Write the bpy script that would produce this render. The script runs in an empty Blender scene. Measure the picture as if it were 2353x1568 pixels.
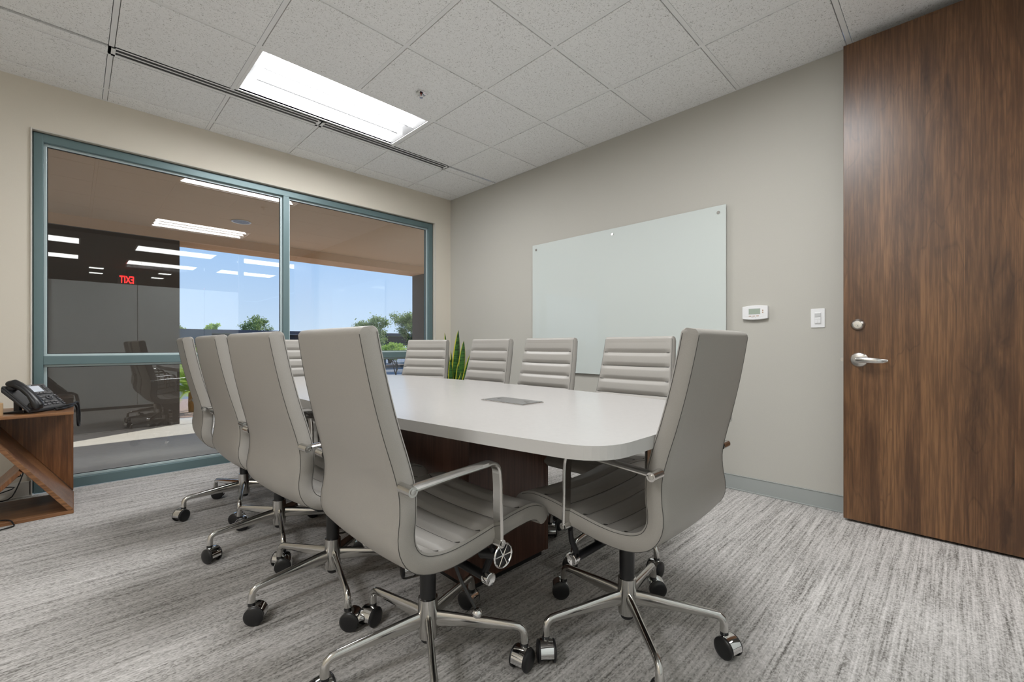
import bpy, math, random
from mathutils import Vector, Matrix
PI = math.pi
S = bpy.context.scene
COL = S.collection
random.seed(7)

# ------------------------------------------------------------------ camera
cam = bpy.data.cameras.new('camera'); camo = bpy.data.objects.new('camera', cam); COL.objects.link(camo)
cam.sensor_width = 36; cam.sensor_fit = 'HORIZONTAL'; cam.lens = 36*1010/2353
cam.shift_y = 10/2353; cam.clip_start = .01; cam.clip_end = 500
camo.location = (0, 0, .9895); camo.rotation_euler = (PI/2, 0, -math.radians(44.91))
S.camera = camo
# ------------------------------------------------------------------ world, sun, exposure
S.view_settings.view_transform = 'Standard'; S.view_settings.look = 'None'
S.view_settings.exposure = 0.22; S.view_settings.gamma = 1; S.view_settings.use_curve_mapping = False
W = bpy.data.worlds.new('sky'); S.world = W; W.use_nodes = True
wn = W.node_tree; wn.nodes.clear()
def wnode(t): return wn.nodes.new(t)
o = wnode('ShaderNodeOutputWorld'); bg = wnode('ShaderNodeBackground'); tc = wnode('ShaderNodeTexCoord')
sp = wnode('ShaderNodeSeparateXYZ'); cr = wnode('ShaderNodeValToRGB')
wn.links.new(tc.outputs['Generated'], sp.inputs[0]); wn.links.new(sp.outputs['Z'], cr.inputs[0])
cr.color_ramp.elements[0].position = 0.0; cr.color_ramp.elements[0].color = (.66, .80, .98, 1)
cr.color_ramp.elements[1].position = .55; cr.color_ramp.elements[1].color = (.20, .42, .90, 1)
e = cr.color_ramp.elements.new(.22); e.color = (.36, .59, .97, 1)
wn.links.new(cr.outputs[0], bg.inputs[0]); wn.links.new(bg.outputs[0], o.inputs[0]); bg.inputs[1].default_value = .98
sun = bpy.data.lights.new('sun', 'SUN'); sun.energy = 4.0; sun.angle = math.radians(.6); sun.color = (1, .95, .87)
suno = bpy.data.objects.new('sun', sun); COL.objects.link(suno)
el = math.radians(41); sd = Vector((.88*math.cos(el), .48*math.cos(el), math.sin(el)))
suno.rotation_euler = sd.to_track_quat('Z', 'Y').to_euler(); suno.location = (8, 12, 10)
LIGHT_E = 27      # fluorescent diffusers

# ------------------------------------------------------------------ materials
def mat(name, col=(.5, .5, .5), rough=.5, metal=0, spec=.5, coat=0, coat_r=.1, emit=None, es=0):
    m = bpy.data.materials.new(name); m.use_nodes = True; b = m.node_tree.nodes['Principled BSDF']
    b.inputs['Base Color'].default_value = (*col, 1); b.inputs['Roughness'].default_value = rough
    b.inputs['Metallic'].default_value = metal; b.inputs['Specular IOR Level'].default_value = spec
    b.inputs['Coat Weight'].default_value = coat; b.inputs['Coat Roughness'].default_value = coat_r
    if emit: b.inputs['Emission Color'].default_value = (*emit, 1); b.inputs['Emission Strength'].default_value = es
    return m
class NT:
    def __init__(s, m): s.t = m.node_tree; s.b = s.t.nodes['Principled BSDF']
    def n(s, t, **k):
        x = s.t.nodes.new(t)
        for a, v in k.items():
            if a.startswith('i_'): x.inputs[a[2:].replace('_', ' ')].default_value = v
            else: setattr(x, a, v)
        return x
    def l(s, a, b): s.t.links.new(a, b)
    def coord(s, sc=(1, 1, 1), loc=(0, 0, 0), kind='Object'):
        c = s.n('ShaderNodeTexCoord'); m = s.n('ShaderNodeMapping'); m.inputs['Scale'].default_value = sc; m.inputs['Location'].default_value = loc
        s.l(c.outputs[kind], m.inputs[0]); return m.outputs[0]
    def noise(s, v, scale, det=3, rough=.5, dist=0):
        x = s.n('ShaderNodeTexNoise'); x.inputs['Scale'].default_value = scale; x.inputs['Detail'].default_value = det
        x.inputs['Roughness'].default_value = rough; x.inputs['Distortion'].default_value = dist; s.l(v, x.inputs['Vector']); return x.outputs[0]
    def ramp(s, f, stops):
        r = s.n('ShaderNodeValToRGB'); e = r.color_ramp.elements
        for i, (p, c) in enumerate(stops):
            if i < 2: e[i].position = p; e[i].color = (*c, 1)
            else: q = e.new(p); q.color = (*c, 1)
        s.l(f, r.inputs[0]); return r.outputs[0]
    def math(s, op, a, b=None, c=None):
        m = s.n('ShaderNodeMath', operation=op)
        for i, v in enumerate((a, b, c)):
            if v is None: continue
            if isinstance(v, (int, float)): m.inputs[i].default_value = v
            else: s.l(v, m.inputs[i])
        return m.outputs[0]
    def mix(s, f, a, b, bt='MIX'):
        m = s.n('ShaderNodeMix', data_type='RGBA', blend_type=bt)
        for i, v in ((0, f), (6, a), (7, b)):
            if isinstance(v, (int, float)): m.inputs[i].default_value = v
            elif isinstance(v, tuple): m.inputs[i].default_value = (*v, 1)
            else: s.l(v, m.inputs[i])
        return m.outputs[2]
    def bump(s, h, st=.3, d=.002):
        b = s.n('ShaderNodeBump'); b.inputs['Strength'].default_value = st; b.inputs['Distance'].default_value = d
        s.l(h, b.inputs['Height']); s.l(b.outputs[0], s.b.inputs['Normal'])

def m_wall(name, col, var=.04):
    m = mat(name, col, .85, spec=.25); t = NT(m); v = t.coord((1, 1, 1))
    n = t.noise(t.coord((240, 240, 240)), 1, 2); n2 = t.noise(v, 1.3, 2)
    c = t.mix(n, tuple(x*(1-var) for x in col), tuple(min(1, x*(1+var)) for x in col))
    c2 = t.mix(n2, c, tuple(x*1.04 for x in col)); t.l(c2, t.b.inputs['Base Color']); t.bump(n, .12, .001); return m
M = {}
M['wall_cream'] = m_wall('cream_wall_paint', (.66, .615, .53))
M['wall_taupe'] = m_wall('taupe_wallcovering', (.48, .465, .42), .06)
M['ceil_bar'] = mat('ceiling_bar_white', (.82, .82, .815), .5)
def m_tile():
    m = mat('fissured_ceiling_tile', (.72, .72, .71), .9, spec=.1); t = NT(m)
    n = t.noise(t.coord((1, 1, 1)), 125, 1, .5, 1.6); f = t.ramp(n, [(.61, (0, 0, 0)), (.68, (1, 1, 1))])
    n2 = t.noise(t.coord((1, 1, 1)), 60, 3); c0 = t.mix(n2, (.84, .84, .835), (.92, .92, .915))
    t.l(t.mix(f, c0, (.50, .49, .475)), t.b.inputs['Base Color']); t.bump(t.math('SUBTRACT', 1, f), .5, .002); return m
M['tile'] = m_tile()
def m_carpet():
    m = mat('striped_loop_carpet', (.4, .39, .37), .95, spec=.05); t = NT(m)
    a = t.noise(t.coord((1.6, 34, 1)), 1, 3, .6)          # long grooves running along the window wall
    b = t.noise(t.coord((2.6, 105, 1)), 1, 3, .65)           # short yarn streaks
    vo = t.n('ShaderNodeTexVoronoi', voronoi_dimensions='2D'); vo.inputs['Scale'].default_value = 1; t.l(t.coord((150, 210, 1)), vo.inputs['Vector'])
    sx = t.n('ShaderNodeSeparateXYZ'); t.l(vo.outputs['Color'], sx.inputs[0]); c = t.math('ADD', t.math('MULTIPLY', sx.outputs[0], .42), .29)   # yarn loops
    d = t.noise(t.coord((.9, 5, 1)), 1, 2, .5)
    s = t.math('ADD', t.math('MULTIPLY', a, .30), t.math('MULTIPLY', b, .50)); s = t.math('ADD', s, t.math('MULTIPLY', c, .36))
    s = t.math('ADD', s, t.math('MULTIPLY', d, .10))
    col = t.ramp(s, [(.44, (.12, .113, .105)), (.78, (.64, .615, .595)), (.62, (.44, .422, .402)), (.53, (.27, .257, .24))])
    t.l(col, t.b.inputs['Base Color'])
    t.bump(s, .9, .004); return m
M['carpet'] = m_carpet()
def m_wood(name, c_dark, c_mid, c_light, along='Z', rough=.38, scale=1., veins=1., bandw=0.16, bands='Y', spec=.5):
    m = mat(name, c_mid, rough, spec=spec); t = NT(m)
    k = {'X': (.12, 1, 1), 'Y': (1, .12, 1), 'Z': (1, 1, .12)}[along]
    k2 = {'X': (.02, 1, 1), 'Y': (1, .035, 1), 'Z': (1, 1, .035)}[along]; k3 = {'X': (.18, 1, 1), 'Y': (1, .18, 1), 'Z': (1, 1, .18)}[along]
    base = t.coord((scale, scale, scale)); sep = t.n('ShaderNodeSeparateXYZ'); t.l(base, sep.inputs[0])
    bd = t.math('FLOOR', t.math('DIVIDE', sep.outputs[bands], bandw*scale)); wn_ = t.n('ShaderNodeTexWhiteNoise', noise_dimensions='1D'); t.l(bd, wn_.inputs['W'])
    # fold every second leaf so that neighbouring leaves mirror (book match)
    off = t.n('ShaderNodeVectorMath', operation='SCALE'); t.l(wn_.outputs['Color'], off.inputs[0]); off.inputs['Scale'].default_value = 1.3
    def co(sc):
        v = t.coord(tuple(q*scale for q in sc)); ad = t.n('ShaderNodeVectorMath', operation='ADD'); t.l(v, ad.inputs[0]); t.l(off.outputs[0], ad.inputs[1]); return ad.outputs[0]
    big = t.noise(co(k3 if along == 'Z' and veins > .9 else k), 4.2, 3, .5, .3)
    ring = t.math('FRACT', t.math('MULTIPLY', big, 6.5)); ring = t.math('ABSOLUTE', t.math('SUBTRACT', ring, .5))
    line = t.ramp(ring, [(.0, (1, 1, 1)), (.045, (0, 0, 0))])
    fine = t.noise(co(k2), 110, 3, .6); mid = t.noise(co(k3), 15, 4, .65, .8)
    c = t.ramp(big, [(.30, c_dark), (.68, c_light), (.5, c_mid)])
    c = t.mix(t.math('MULTIPLY', t.ramp(mid, [(.35, (0, 0, 0)), (.65, (1, 1, 1))]), .60), c, c_light)
    c = t.mix(t.math('MULTIPLY', t.ramp(fine, [(.40, (1, 1, 1)), (.60, (0, 0, 0))]), .55), c, c_dark)
    c = t.mix(t.math('MULTIPLY', line, .28*veins), c, tuple(x*.3 for x in c_dark))
    t.l(c, t.b.inputs['Base Color']); t.bump(fine, .10, .001)
    return m
M['door'] = m_wood('walnut_door_veneer', (.042, .0175, .007), (.105, .048, .020), (.225, .112, .048), 'Z', .33, spec=.55)
M['base_wood'] = m_wood('dark_walnut_laminate', (.040, .016, .010), (.085, .036, .022), (.135, .062, .038), 'Z', .35, veins=.3, bandw=.5)
M['stand_wood'] = m_wood('reddish_brown_plank', (.070, .025, .009), (.19, .075, .027), (.32, .14, .052), 'Z', .32, veins=.3, bandw=.11, bands='X')
M['stand_wood_h'] = m_wood('reddish_brown_board', (.075, .028, .011), (.19, .080, .031), (.32, .155, .065), 'X', .34, veins=.3, bandw=.11, bands='Y')
def m_leather(name, col, rough=.42):
    m = mat(name, col, rough, spec=.45); t = NT(m); v = t.coord((1, 1, 1))
    n = t.noise(v, 520, 3, .6); n2 = t.noise(v, 7, 2); c = t.mix(n, tuple(x*.86 for x in col), tuple(x*1.12 for x in col))
    t.l(t.mix(t.math('MULTIPLY', n2, .4), c, tuple(x*1.08 for x in col)), t.b.inputs['Base Color'])
    t.bump(t.math('ADD', t.math('MULTIPLY', n, .6), t.math('MULTIPLY', n2, .8)), .18, .002); return m
M['leather'] = m_leather('grey_taupe_vinyl', (.315, .298, .272))
M['seam'] = mat('seam_thread', (.05, .048, .045), .7)
M['seam2'] = mat('groove_shade_thread', (.06, .055, .05), .8)
M['alu'] = mat('polished_aluminium', (.62, .61, .59), .16, 1)
M['chrome'] = mat('chrome', (.78, .78, .78), .05, 1)
M['black'] = mat('black_plastic', (.012, .012, .013), .35)
M['blackm'] = mat('black_metal', (.015, .015, .017), .42, .3)
def m_table():
    m = mat('white_laminate', (.56, .545, .53), .24, spec=.5); t = NT(m); n = t.noise(t.coord((1, 1, 1)), 60, 2)
    t.l(t.mix(n, (.415, .402, .388), (.44, .425, .41)), t.b.inputs['Base Color']); return m
M['table'] = m_table()
M['edge'] = mat('white_edge_band', (.54, .53, .515), .45)
M['steel'] = mat('brushed_steel', (.58, .57, .55), .30, 1)
M['nickel'] = mat('satin_nickel', (.68, .67, .65), .25, 1)
M['board'] = mat('white_back_painted_glass', (.58, .625, .60), .5, spec=.3, coat=.75, coat_r=.02)
M['board_edge'] = mat('green_glass_edge', (.34, .46, .42), .2)
M['white_p'] = mat('white_plastic', (.80, .80, .80), .35)
M['lcd'] = mat('grey_green_display', (.36, .42, .35), .25)
M['brown_print'] = mat('brown_print', (.42, .27, .18), .6)
M['grey_print'] = mat('grey_print', (.45, .45, .45), .6)
M['frame'] = mat('teal_grey_window_frame', (.13, .195, .205), .38, .25, spec=.5)
M['bead'] = mat('skylit_bead_tone', (.50, .60, .61), .35, .2)  # frame colour lightened so the beads look lit by the sky
M['lobe_shade'] = mat('lobe_shade_grey', (.035, .035, .035), .7)
M['lobe_shade2'] = mat('lamp_end_grey', (.22, .22, .22), .7)
M['gasket'] = mat('black_gasket', (.015, .017, .02), .6)
M['vinyl_base'] = mat('grey_vinyl_base', (.34, .36, .345), .6)
M['cream_base'] = mat('cream_vinyl_base', (.62, .59, .54), .6)
M['stucco'] = m_wall('brown_stucco', (.62, .42, .265), .12)
M['stucco2'] = m_wall('brown_stucco_beam', (.62, .39, .23), .12)
M['stucco_p'] = m_wall('shaded_pillar_stucco', (.115, .092, .075), .12)  # canopy stucco darkened, the pillars' shade is put into the colour
def m_conc():
    m = mat('pale_concrete', (.6, .57, .52), .9); t = NT(m); n = t.noise(t.coord((1, 1, 1)), 9, 5, .65)
    t.l(t.mix(n, (.50, .475, .43), (.62, .59, .54)), t.b.inputs['Base Color']); return m
M['concrete'] = m_conc()
def m_ground(name, a, b, sc):
    m = mat(name, a, .95, spec=.1); t = NT(m); n = t.noise(t.coord((1, 1, 1)), sc, 5, .7); t.l(t.mix(n, a, b), t.b.inputs['Base Color']); return m
M['gravel'] = m_ground('pink_brown_gravel', (.30, .17, .12), (.62, .47, .38), 26)
M['asphalt'] = m_ground('grey_asphalt', (.20, .21, .23), (.30, .31, .33), 12)
M['steel_dark'] = mat('dark_brown_painted_steel', (.045, .038, .040), .6)
M['steel_dark2'] = mat('grey_blue_painted_steel', (.075, .09, .10), .6)
def m_leaf(name, a, b):
    m = mat(name, a, .6, spec=.2); t = NT(m); n = t.noise(t.coord((1, 1, 1)), 3, 3); t.l(t.mix(n, a, b), t.b.inputs['Base Color'])
    tr = t.n('ShaderNodeBsdfTranslucent'); tr.inputs[0].default_value = (*b, 1); mx = t.n('ShaderNodeMixShader'); mx.inputs[0].default_value = .45
    t.l(t.b.outputs[0], mx.inputs[1]); t.l(tr.outputs[0], mx.inputs[2]); t.l(mx.outputs[0], t.t.nodes['Material Output'].inputs[0]); return m
M['leaf_d'] = m_leaf('olive_green_leaf', (.15, .22, .07), (.36, .44, .17))
M['leaf_b'] = m_leaf('bright_green_leaf', (.20, .38, .05), (.48, .62, .14))
M['bark'] = mat('dark_bark', (.045, .036, .028), .9)
M['trunk_o'] = mat('orange_brown_fibre', (.33, .17, .05), .9)
M['frost'] = mat('frosted_glass_film', (.84, .88, .86), .7, spec=.3)
_t = M['frost'].node_tree; _tr = _t.nodes.new('ShaderNodeBsdfTranslucent'); _tr.inputs[0].default_value = (.8, .83, .81, 1); _mx = _t.nodes.new('ShaderNodeMixShader'); _mx.inputs[0].default_value = .2
_t.links.new(_t.nodes['Principled BSDF'].outputs[0], _mx.inputs[1]); _t.links.new(_tr.outputs[0], _mx.inputs[2]); _t.links.new(_mx.outputs[0], _t.nodes['Material Output'].inputs[0])
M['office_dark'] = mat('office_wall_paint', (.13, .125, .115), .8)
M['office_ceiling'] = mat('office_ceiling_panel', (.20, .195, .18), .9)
M['white_num'] = mat('white_number', (.75, .75, .75), .6)
M['cup'] = m_wood('pale_wood_cup', (.35, .2, .09), (.55, .36, .18), (.68, .48, .28), 'Z', .5, veins=.2)
def glass(name, base, amp, tint):
    m = bpy.data.materials.new(name); m.use_nodes = True; t = m.node_tree; t.nodes.clear()
    out = t.nodes.new('ShaderNodeOutputMaterial'); mx = t.nodes.new('ShaderNodeMixShader'); tr = t.nodes.new('ShaderNodeBsdfTransparent')
    gl = t.nodes.new('ShaderNodeBsdfGlossy'); lw = t.nodes.new('ShaderNodeLayerWeight'); lw.inputs[0].default_value = .5
    gl.inputs['Roughness'].default_value = 0; gl.inputs['Color'].default_value = (1, 1, 1, 1); tr.inputs[0].default_value = (*tint, 1)
    p = t.nodes.new('ShaderNodeMath'); p.operation = 'POWER'; p.inputs[1].default_value = 4; a = t.nodes.new('ShaderNodeMath'); a.operation = 'MULTIPLY_ADD'
    a.inputs[1].default_value = amp; a.inputs[2].default_value = base; a.use_clamp = True
    t.links.new(lw.outputs['Facing'], p.inputs[0]); t.links.new(p.outputs[0], a.inputs[0]); t.links.new(a.outputs[0], mx.inputs[0])
    t.links.new(tr.outputs[0], mx.inputs[1]); t.links.new(gl.outputs[0], mx.inputs[2]); t.links.new(mx.outputs[0], out.inputs[0]); return m
M['glass'] = glass('tinted_window_glass', .062, .62, (.95, .965, .96))
M['glass_clear'] = glass('clear_partition_glass', .03, .6, (.97, .98, .98))
def emit(name, col, st):
    m = bpy.data.materials.new(name); m.use_nodes = True; t = m.node_tree; t.nodes.clear()
    out = t.nodes.new('ShaderNodeOutputMaterial'); e = t.nodes.new('ShaderNodeEmission'); e.inputs[0].default_value = (*col, 1); e.inputs[1].default_value = st
    t.links.new(e.outputs[0], out.inputs[0]); return m
M['lamp'] = emit('fluorescent_diffuser', (.975, .985, 1), LIGHT_E)
M['lamp_mid'] = emit('fluorescent_basket', (.975, .985, 1), LIGHT_E*.55)
M['lamp_office'] = emit('office_diffuser', (1, .98, .95), 9)
M['exit_red'] = emit('exit_red', (1, .02, .02), 22)

# ------------------------------------------------------------------ mesh helpers
class MB:
    def __init__(s): s.v = []; s.f = []; s.mi = []; s.m = 0
    def add(s, vs, fs):
        n = len(s.v); s.v += [tuple(v) for v in vs]; s.f += [tuple(n+i for i in f) for f in fs]; s.mi += [s.m]*len(fs); return s
    def box(s, x0, x1, y0, y1, z0, z1):
        x0, x1 = min(x0, x1), max(x0, x1); y0, y1 = min(y0, y1), max(y0, y1); z0, z1 = min(z0, z1), max(z0, z1)
        return s.add([(x, y, z) for z in (z0, z1) for y in (y0, y1) for x in (x0, x1)],
            [(0, 2, 3, 1), (4, 5, 7, 6), (0, 1, 5, 4), (1, 3, 7, 5), (3, 2, 6, 7), (2, 0, 4, 6)])
    def sweep(s, rings, closed=False, cap=True):
        n = len(rings[0]); vs = [p for r in rings for p in r]; fs = []
        R = len(rings)
        for i in range(R if closed else R-1):
            a = i*n; b = ((i+1) % R)*n
            for j in range(n): fs.append((a+j, a+(j+1) % n, b+(j+1) % n, b+j))
        if cap and not closed: fs.append(tuple(range(n))[::-1]); fs.append(tuple((R-1)*n+j for j in range(n)))
        return s.add(vs, fs)
    def tube(s, pts, rad, seg=10, cap=True, flat=1., closed=False, up=None):
        P = [Vector(p) for p in pts]; n = len(P); R = rad if isinstance(rad, (list, tuple)) else [rad]*n
        rings = []; pu = None
        for i in range(n):
            if closed: t = P[(i+1) % n]-P[i-1]
            else: t = P[min(i+1, n-1)]-P[max(i-1, 0)]
            t.normalize()
            if pu is None: u = Vector(up) if up else (Vector((0, 0, 1)) if abs(t.z) < .9 else Vector((1, 0, 0)))
            else: u = pu
            u = (u-t*u.dot(t)).normalized(); w = t.cross(u); pu = u
            r = R[i]; ru, rw = (r if not isinstance(r, tuple) else r[0]), (r*flat if not isinstance(r, tuple) else r[1])
            rings.append([P[i]+u*ru*math.cos(2*PI*k/seg)+w*rw*math.sin(2*PI*k/seg) for k in range(seg)])
        return s.sweep(rings, closed, cap)
    def cyl(s, a, b, r, r2=None, seg=24): return s.tube([a, b], [r, r if r2 is None else r2], seg)
    def lathe(s, prof, c=(0, 0, 0), seg=32, axis='Z', cap=True):
        c = Vector(c); rings = []
        for r, h in prof:
            ring = []
            for k in range(seg):
                a = 2*PI*k/seg; p = (r*math.cos(a), r*math.sin(a), h)
                if axis == 'Y': p = (p[0], p[2], -p[1])
                if axis == 'X': p = (p[2], p[0], p[1])
                ring.append(c+Vector(p))
            rings.append(ring)
        return s.sweep(rings, False, cap)
    def prism(s, poly, z0, z1):
        n = len(poly); return s.add([(x, y, z0) for x, y in poly]+[(x, y, z1) for x, y in poly],
            [tuple(range(n))[::-1], tuple(range(n, 2*n))]+[(i, (i+1) % n, n+(i+1) % n, n+i) for i in range(n)])
    def sphere(s, c, r, seg=16, sc=(1, 1, 1)):
        c = Vector(c); rings = []
        for i in range(1, seg//2):
            a = PI*i/(seg//2)
            rings.append([c+Vector((sc[0]*r*math.sin(a)*math.cos(2*PI*k/seg), sc[1]*r*math.sin(a)*math.sin(2*PI*k/seg), -sc[2]*r*math.cos(a))) for k in range(seg)])
        return s.sweep(rings)
    def build(s, name, mats, parent=None, smooth=False, bevel=0, bseg=2, loc=None, angle=35):
        me = bpy.data.meshes.new(name); me.from_pydata(s.v, [], s.f)
        if not isinstance(mats, (list, tuple)): mats = [mats]
        for m in mats: me.materials.append(m)
        if len(mats) > 1: me.polygons.foreach_set('material_index', s.mi)
        import bmesh
        bm = bmesh.new(); bm.from_mesh(me); bmesh.ops.recalc_face_normals(bm, faces=bm.faces); bm.to_mesh(me); bm.free()
        if smooth:
            me.polygons.foreach_set('use_smooth', [True]*len(me.polygons))
            try: me.set_sharp_from_angle(angle=math.radians(angle))
            except Exception: pass
        me.update()
        ob = bpy.data.objects.new(name, me); COL.objects.link(ob)
        if parent: ob.parent = parent
        if loc: ob.location = loc
        if bevel:
            b = ob.modifiers.new('bevel', 'BEVEL'); b.width = bevel; b.segments = bseg; b.limit_method = 'ANGLE'; b.angle_limit = math.radians(40)
        return ob
def tag(o, label=None, cat=None, group=None, kind=None):
    if label: o['label'] = label
    if cat: o['category'] = cat
    if group: o['group'] = group
    if kind: o['kind'] = kind
    return o
def thing(name, label, cat, loc=(0, 0, 0), rz=0, group=None):
    o = bpy.data.objects.new(name, None); COL.objects.link(o); o.empty_display_size = .1
    o.location = loc; o.rotation_euler = (0, 0, rz); return tag(o, label, cat, group)
def struct(o): o['kind'] = 'structure'; return o
def copy_tree(o, parent=None):
    c = o.copy(); COL.objects.link(c)
    if parent: c.parent = parent
    for ch in list(o.children): copy_tree(ch, c)
    return c
def catmull(pts, n):
    P = [Vector(p) for p in pts]; P = [P[0]*2-P[1]]+P+[P[-1]*2-P[-2]]; out = []
    for i in range(1, len(P)-2):
        for k in range(24):
            t = k/24; a, b, c, d = P[i-1:i+3]
            out.append(.5*((2*b)+(c-a)*t+(2*a-5*b+4*c-d)*t*t+(3*b-a-3*c+d)*t**3))
    out.append(P[-2]); L = [0]
    for i in range(1, len(out)): L.append(L[-1]+(out[i]-out[i-1]).length)
    res = []; j = 0
    for k in range(n):
        s_ = L[-1]*k/(n-1)
        while j < len(L)-2 and L[j+1] < s_: j += 1
        t = (s_-L[j])/max(1e-9, L[j+1]-L[j]); res.append(out[j].lerp(out[j+1], min(1, t)))
    return res, L[-1]
def text_mesh(txt, size, name, m, parent, mtx, ext=.0006):
    c = bpy.data.curves.new(name, 'FONT'); c.body = txt; c.size = size; c.extrude = ext; c.offset = .004 if size > .15 else 0; c.align_x = 'CENTER'; c.align_y = 'CENTER'
    o = bpy.data.objects.new(name, c); COL.objects.link(o); dg = bpy.context.evaluated_depsgraph_get()
    me = bpy.data.meshes.new_from_object(o.evaluated_get(dg)); bpy.data.objects.remove(o); bpy.data.curves.remove(c)
    me.materials.clear(); me.materials.append(m); ob = bpy.data.objects.new(name, me); COL.objects.link(ob); ob.parent = parent; ob.matrix_local = mtx; return ob

# ------------------------------------------------------------------ room shell
XR, YW, ZC = 3.22, 4.28, 2.74
XL, YN = -2.45, -.42
struct(MB().box(XL-.1, XR+.1, YN-5.2, YW+.02, -.06, 0).build('floor', M['carpet']))
# window wall with an opening
OX0, OX1, OZ = -.198, 2.997, 2.42
w = MB(); w.box(XL-.1, OX0, YW, YW+.16, 0, ZC+.05); w.box(OX1, XR+.1, YW, YW+.16, 0, ZC+.05); w.box(OX0, OX1, YW, YW+.16, OZ, ZC+.05)
struct(w.build('wall_window_side', M['wall_cream']))
struct(MB().box(XR, XR+.1, YN-.1, YW, 0, ZC+.05).build('wall_right', M['wall_taupe']))
struct(MB().box(XL-.1, XL, YN-.1, YW, 0, ZC+.05).build('wall_left', M['wall_cream']))
n = MB(); n.box(XL, -.27, YN-.1, YN, 0, ZC+.05); n.box(3.13, XR, YN-.1, YN, 0, ZC+.05); struct(n.build('wall_near', M['wall_cream']))
b = MB(); b.box(XR-.008, XR, YN+.01, YW, 0, .10); b.box(XR-.011, XR, YN+.01, YW, .097, .1015); b.box(XR-.016, XR, YN+.01, YW, 0, .008)
struct(b.build('baseboard_right', M['vinyl_base'], bevel=.002))
b = MB(); b.box(XL, OX0, YW-.010, YW, 0, .10); b.box(XL, OX0, YW-.016, YW, 0, .008); b.box(OX0-.010, OX0, YW-.01, YW+.03, 0, .10)
struct(b.build('baseboard_window_side', M['cream_base'], bevel=.002))
struct(MB().box(OX1, XR-.012, YW-.010, YW, 0, .10).build('baseboard_corner', M['cream_base'], bevel=.002))

# ceiling: tegular tiles between T bars
g = .6096; GX0 = 1.985; GY0 = 2.862; YS = 4.082
xs = [XL]+[GX0+i*g for i in range(-8, 2) if GX0+i*g > XL+.05]+[XR]
ys = [YN]+[GY0+j*g for j in range(-5, 2) if GY0+j*g > YN+.05]
LIGHTS = [(GX0-2*g, GX0, GY0, GY0+g), (GX0-2*g, GX0, GY0-4*g, GY0-3*g), (GX0-7*g, GX0-5*g, GY0-4*g, GY0-3*g)]
VY0, VY1 = 3.475, 3.575
ysl = sorted(ys[:-1]+[VY0]); bars = MB(); tiles = MB()
rows = [(ysl[i], ysl[i+1]) for i in range(len(ysl)-1)]+[(VY1, YS), (YS, YW)]
for (ya, yb) in rows:
    for i in range(len(xs)-1):
        xa, xb = xs[i], xs[i+1]; cx, cy = (xa+xb)/2, (ya+yb)/2
        if any(l[0] < cx < l[1] and l[2] < cy < l[3] for l in LIGHTS): continue
        a = .015 if xa > XL+.01 else 0.; c = .015 if xb < XR-.01 else .012
        d = .015 if ya > YN+.01 else .0; f = .015 if yb < YW-.01 else .012
        tiles.box(xa+a, xb-c, ya+d, yb-f, ZC-.004, ZC+.012)
VX0, VX1 = GX0-3*g, GX0+g
def free(x, y):
    if any(l[0]+.02 < x < l[1]-.02 and l[2]+.02 < y < l[3]-.02 for l in LIGHTS): return False
    return not (VX0 < x < VX1 and VY0 < y < VY1)
yc_ = [YN]+[q[0] for q in rows[1:]]+[YW]
for x in xs[1:-1]:
    for y0_, y1_ in zip(yc_, yc_[1:]):
        if free(x, (y0_+y1_)/2): bars.box(x-.012, x+.012, y0_, y1_, ZC, ZC+.02)
bars.box(VX0-.012, VX0, VY0, VY1, ZC, ZC+.02); bars.box(VX1, VX1+.012, VY0, VY1, ZC, ZC+.02)
for y in yc_[1:-1]:
    for x0_, x1_ in zip(xs, xs[1:]):
        if free((x0_+x1_)/2, y): bars.box(x0_, x1_, y-.012, y+.012, ZC+.0003, ZC+.02)
for (xa, xb) in ((XL, VX0-.014), (VX1+.014, XR-.014)): tiles.box(xa, xb, VY0+.014, VY1-.014, ZC-.004, ZC+.012)
bars.box(XR-.014, XR, YN, YW, ZC-.002, ZC+.02); bars.box(XL, XR, YW-.014, YW, ZC-.002, ZC+.02)
ceil = struct(tiles.build('ceiling', M['tile'], bevel=.0015, bseg=1))
bo = bars.build('ceiling_grid', M['ceil_bar'], ceil)
cb = MB()
for r in [(XL-.1, XR+.1, YN-.1, 0), ]: pass
# slab over the tiles, open over the light housings
struct(MB().box(XL-.1, XR+.1, YN-.1, YW+.02, ZC+.16, ZC+.2).build('ceiling_slab', M['office_ceiling']))

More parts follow.
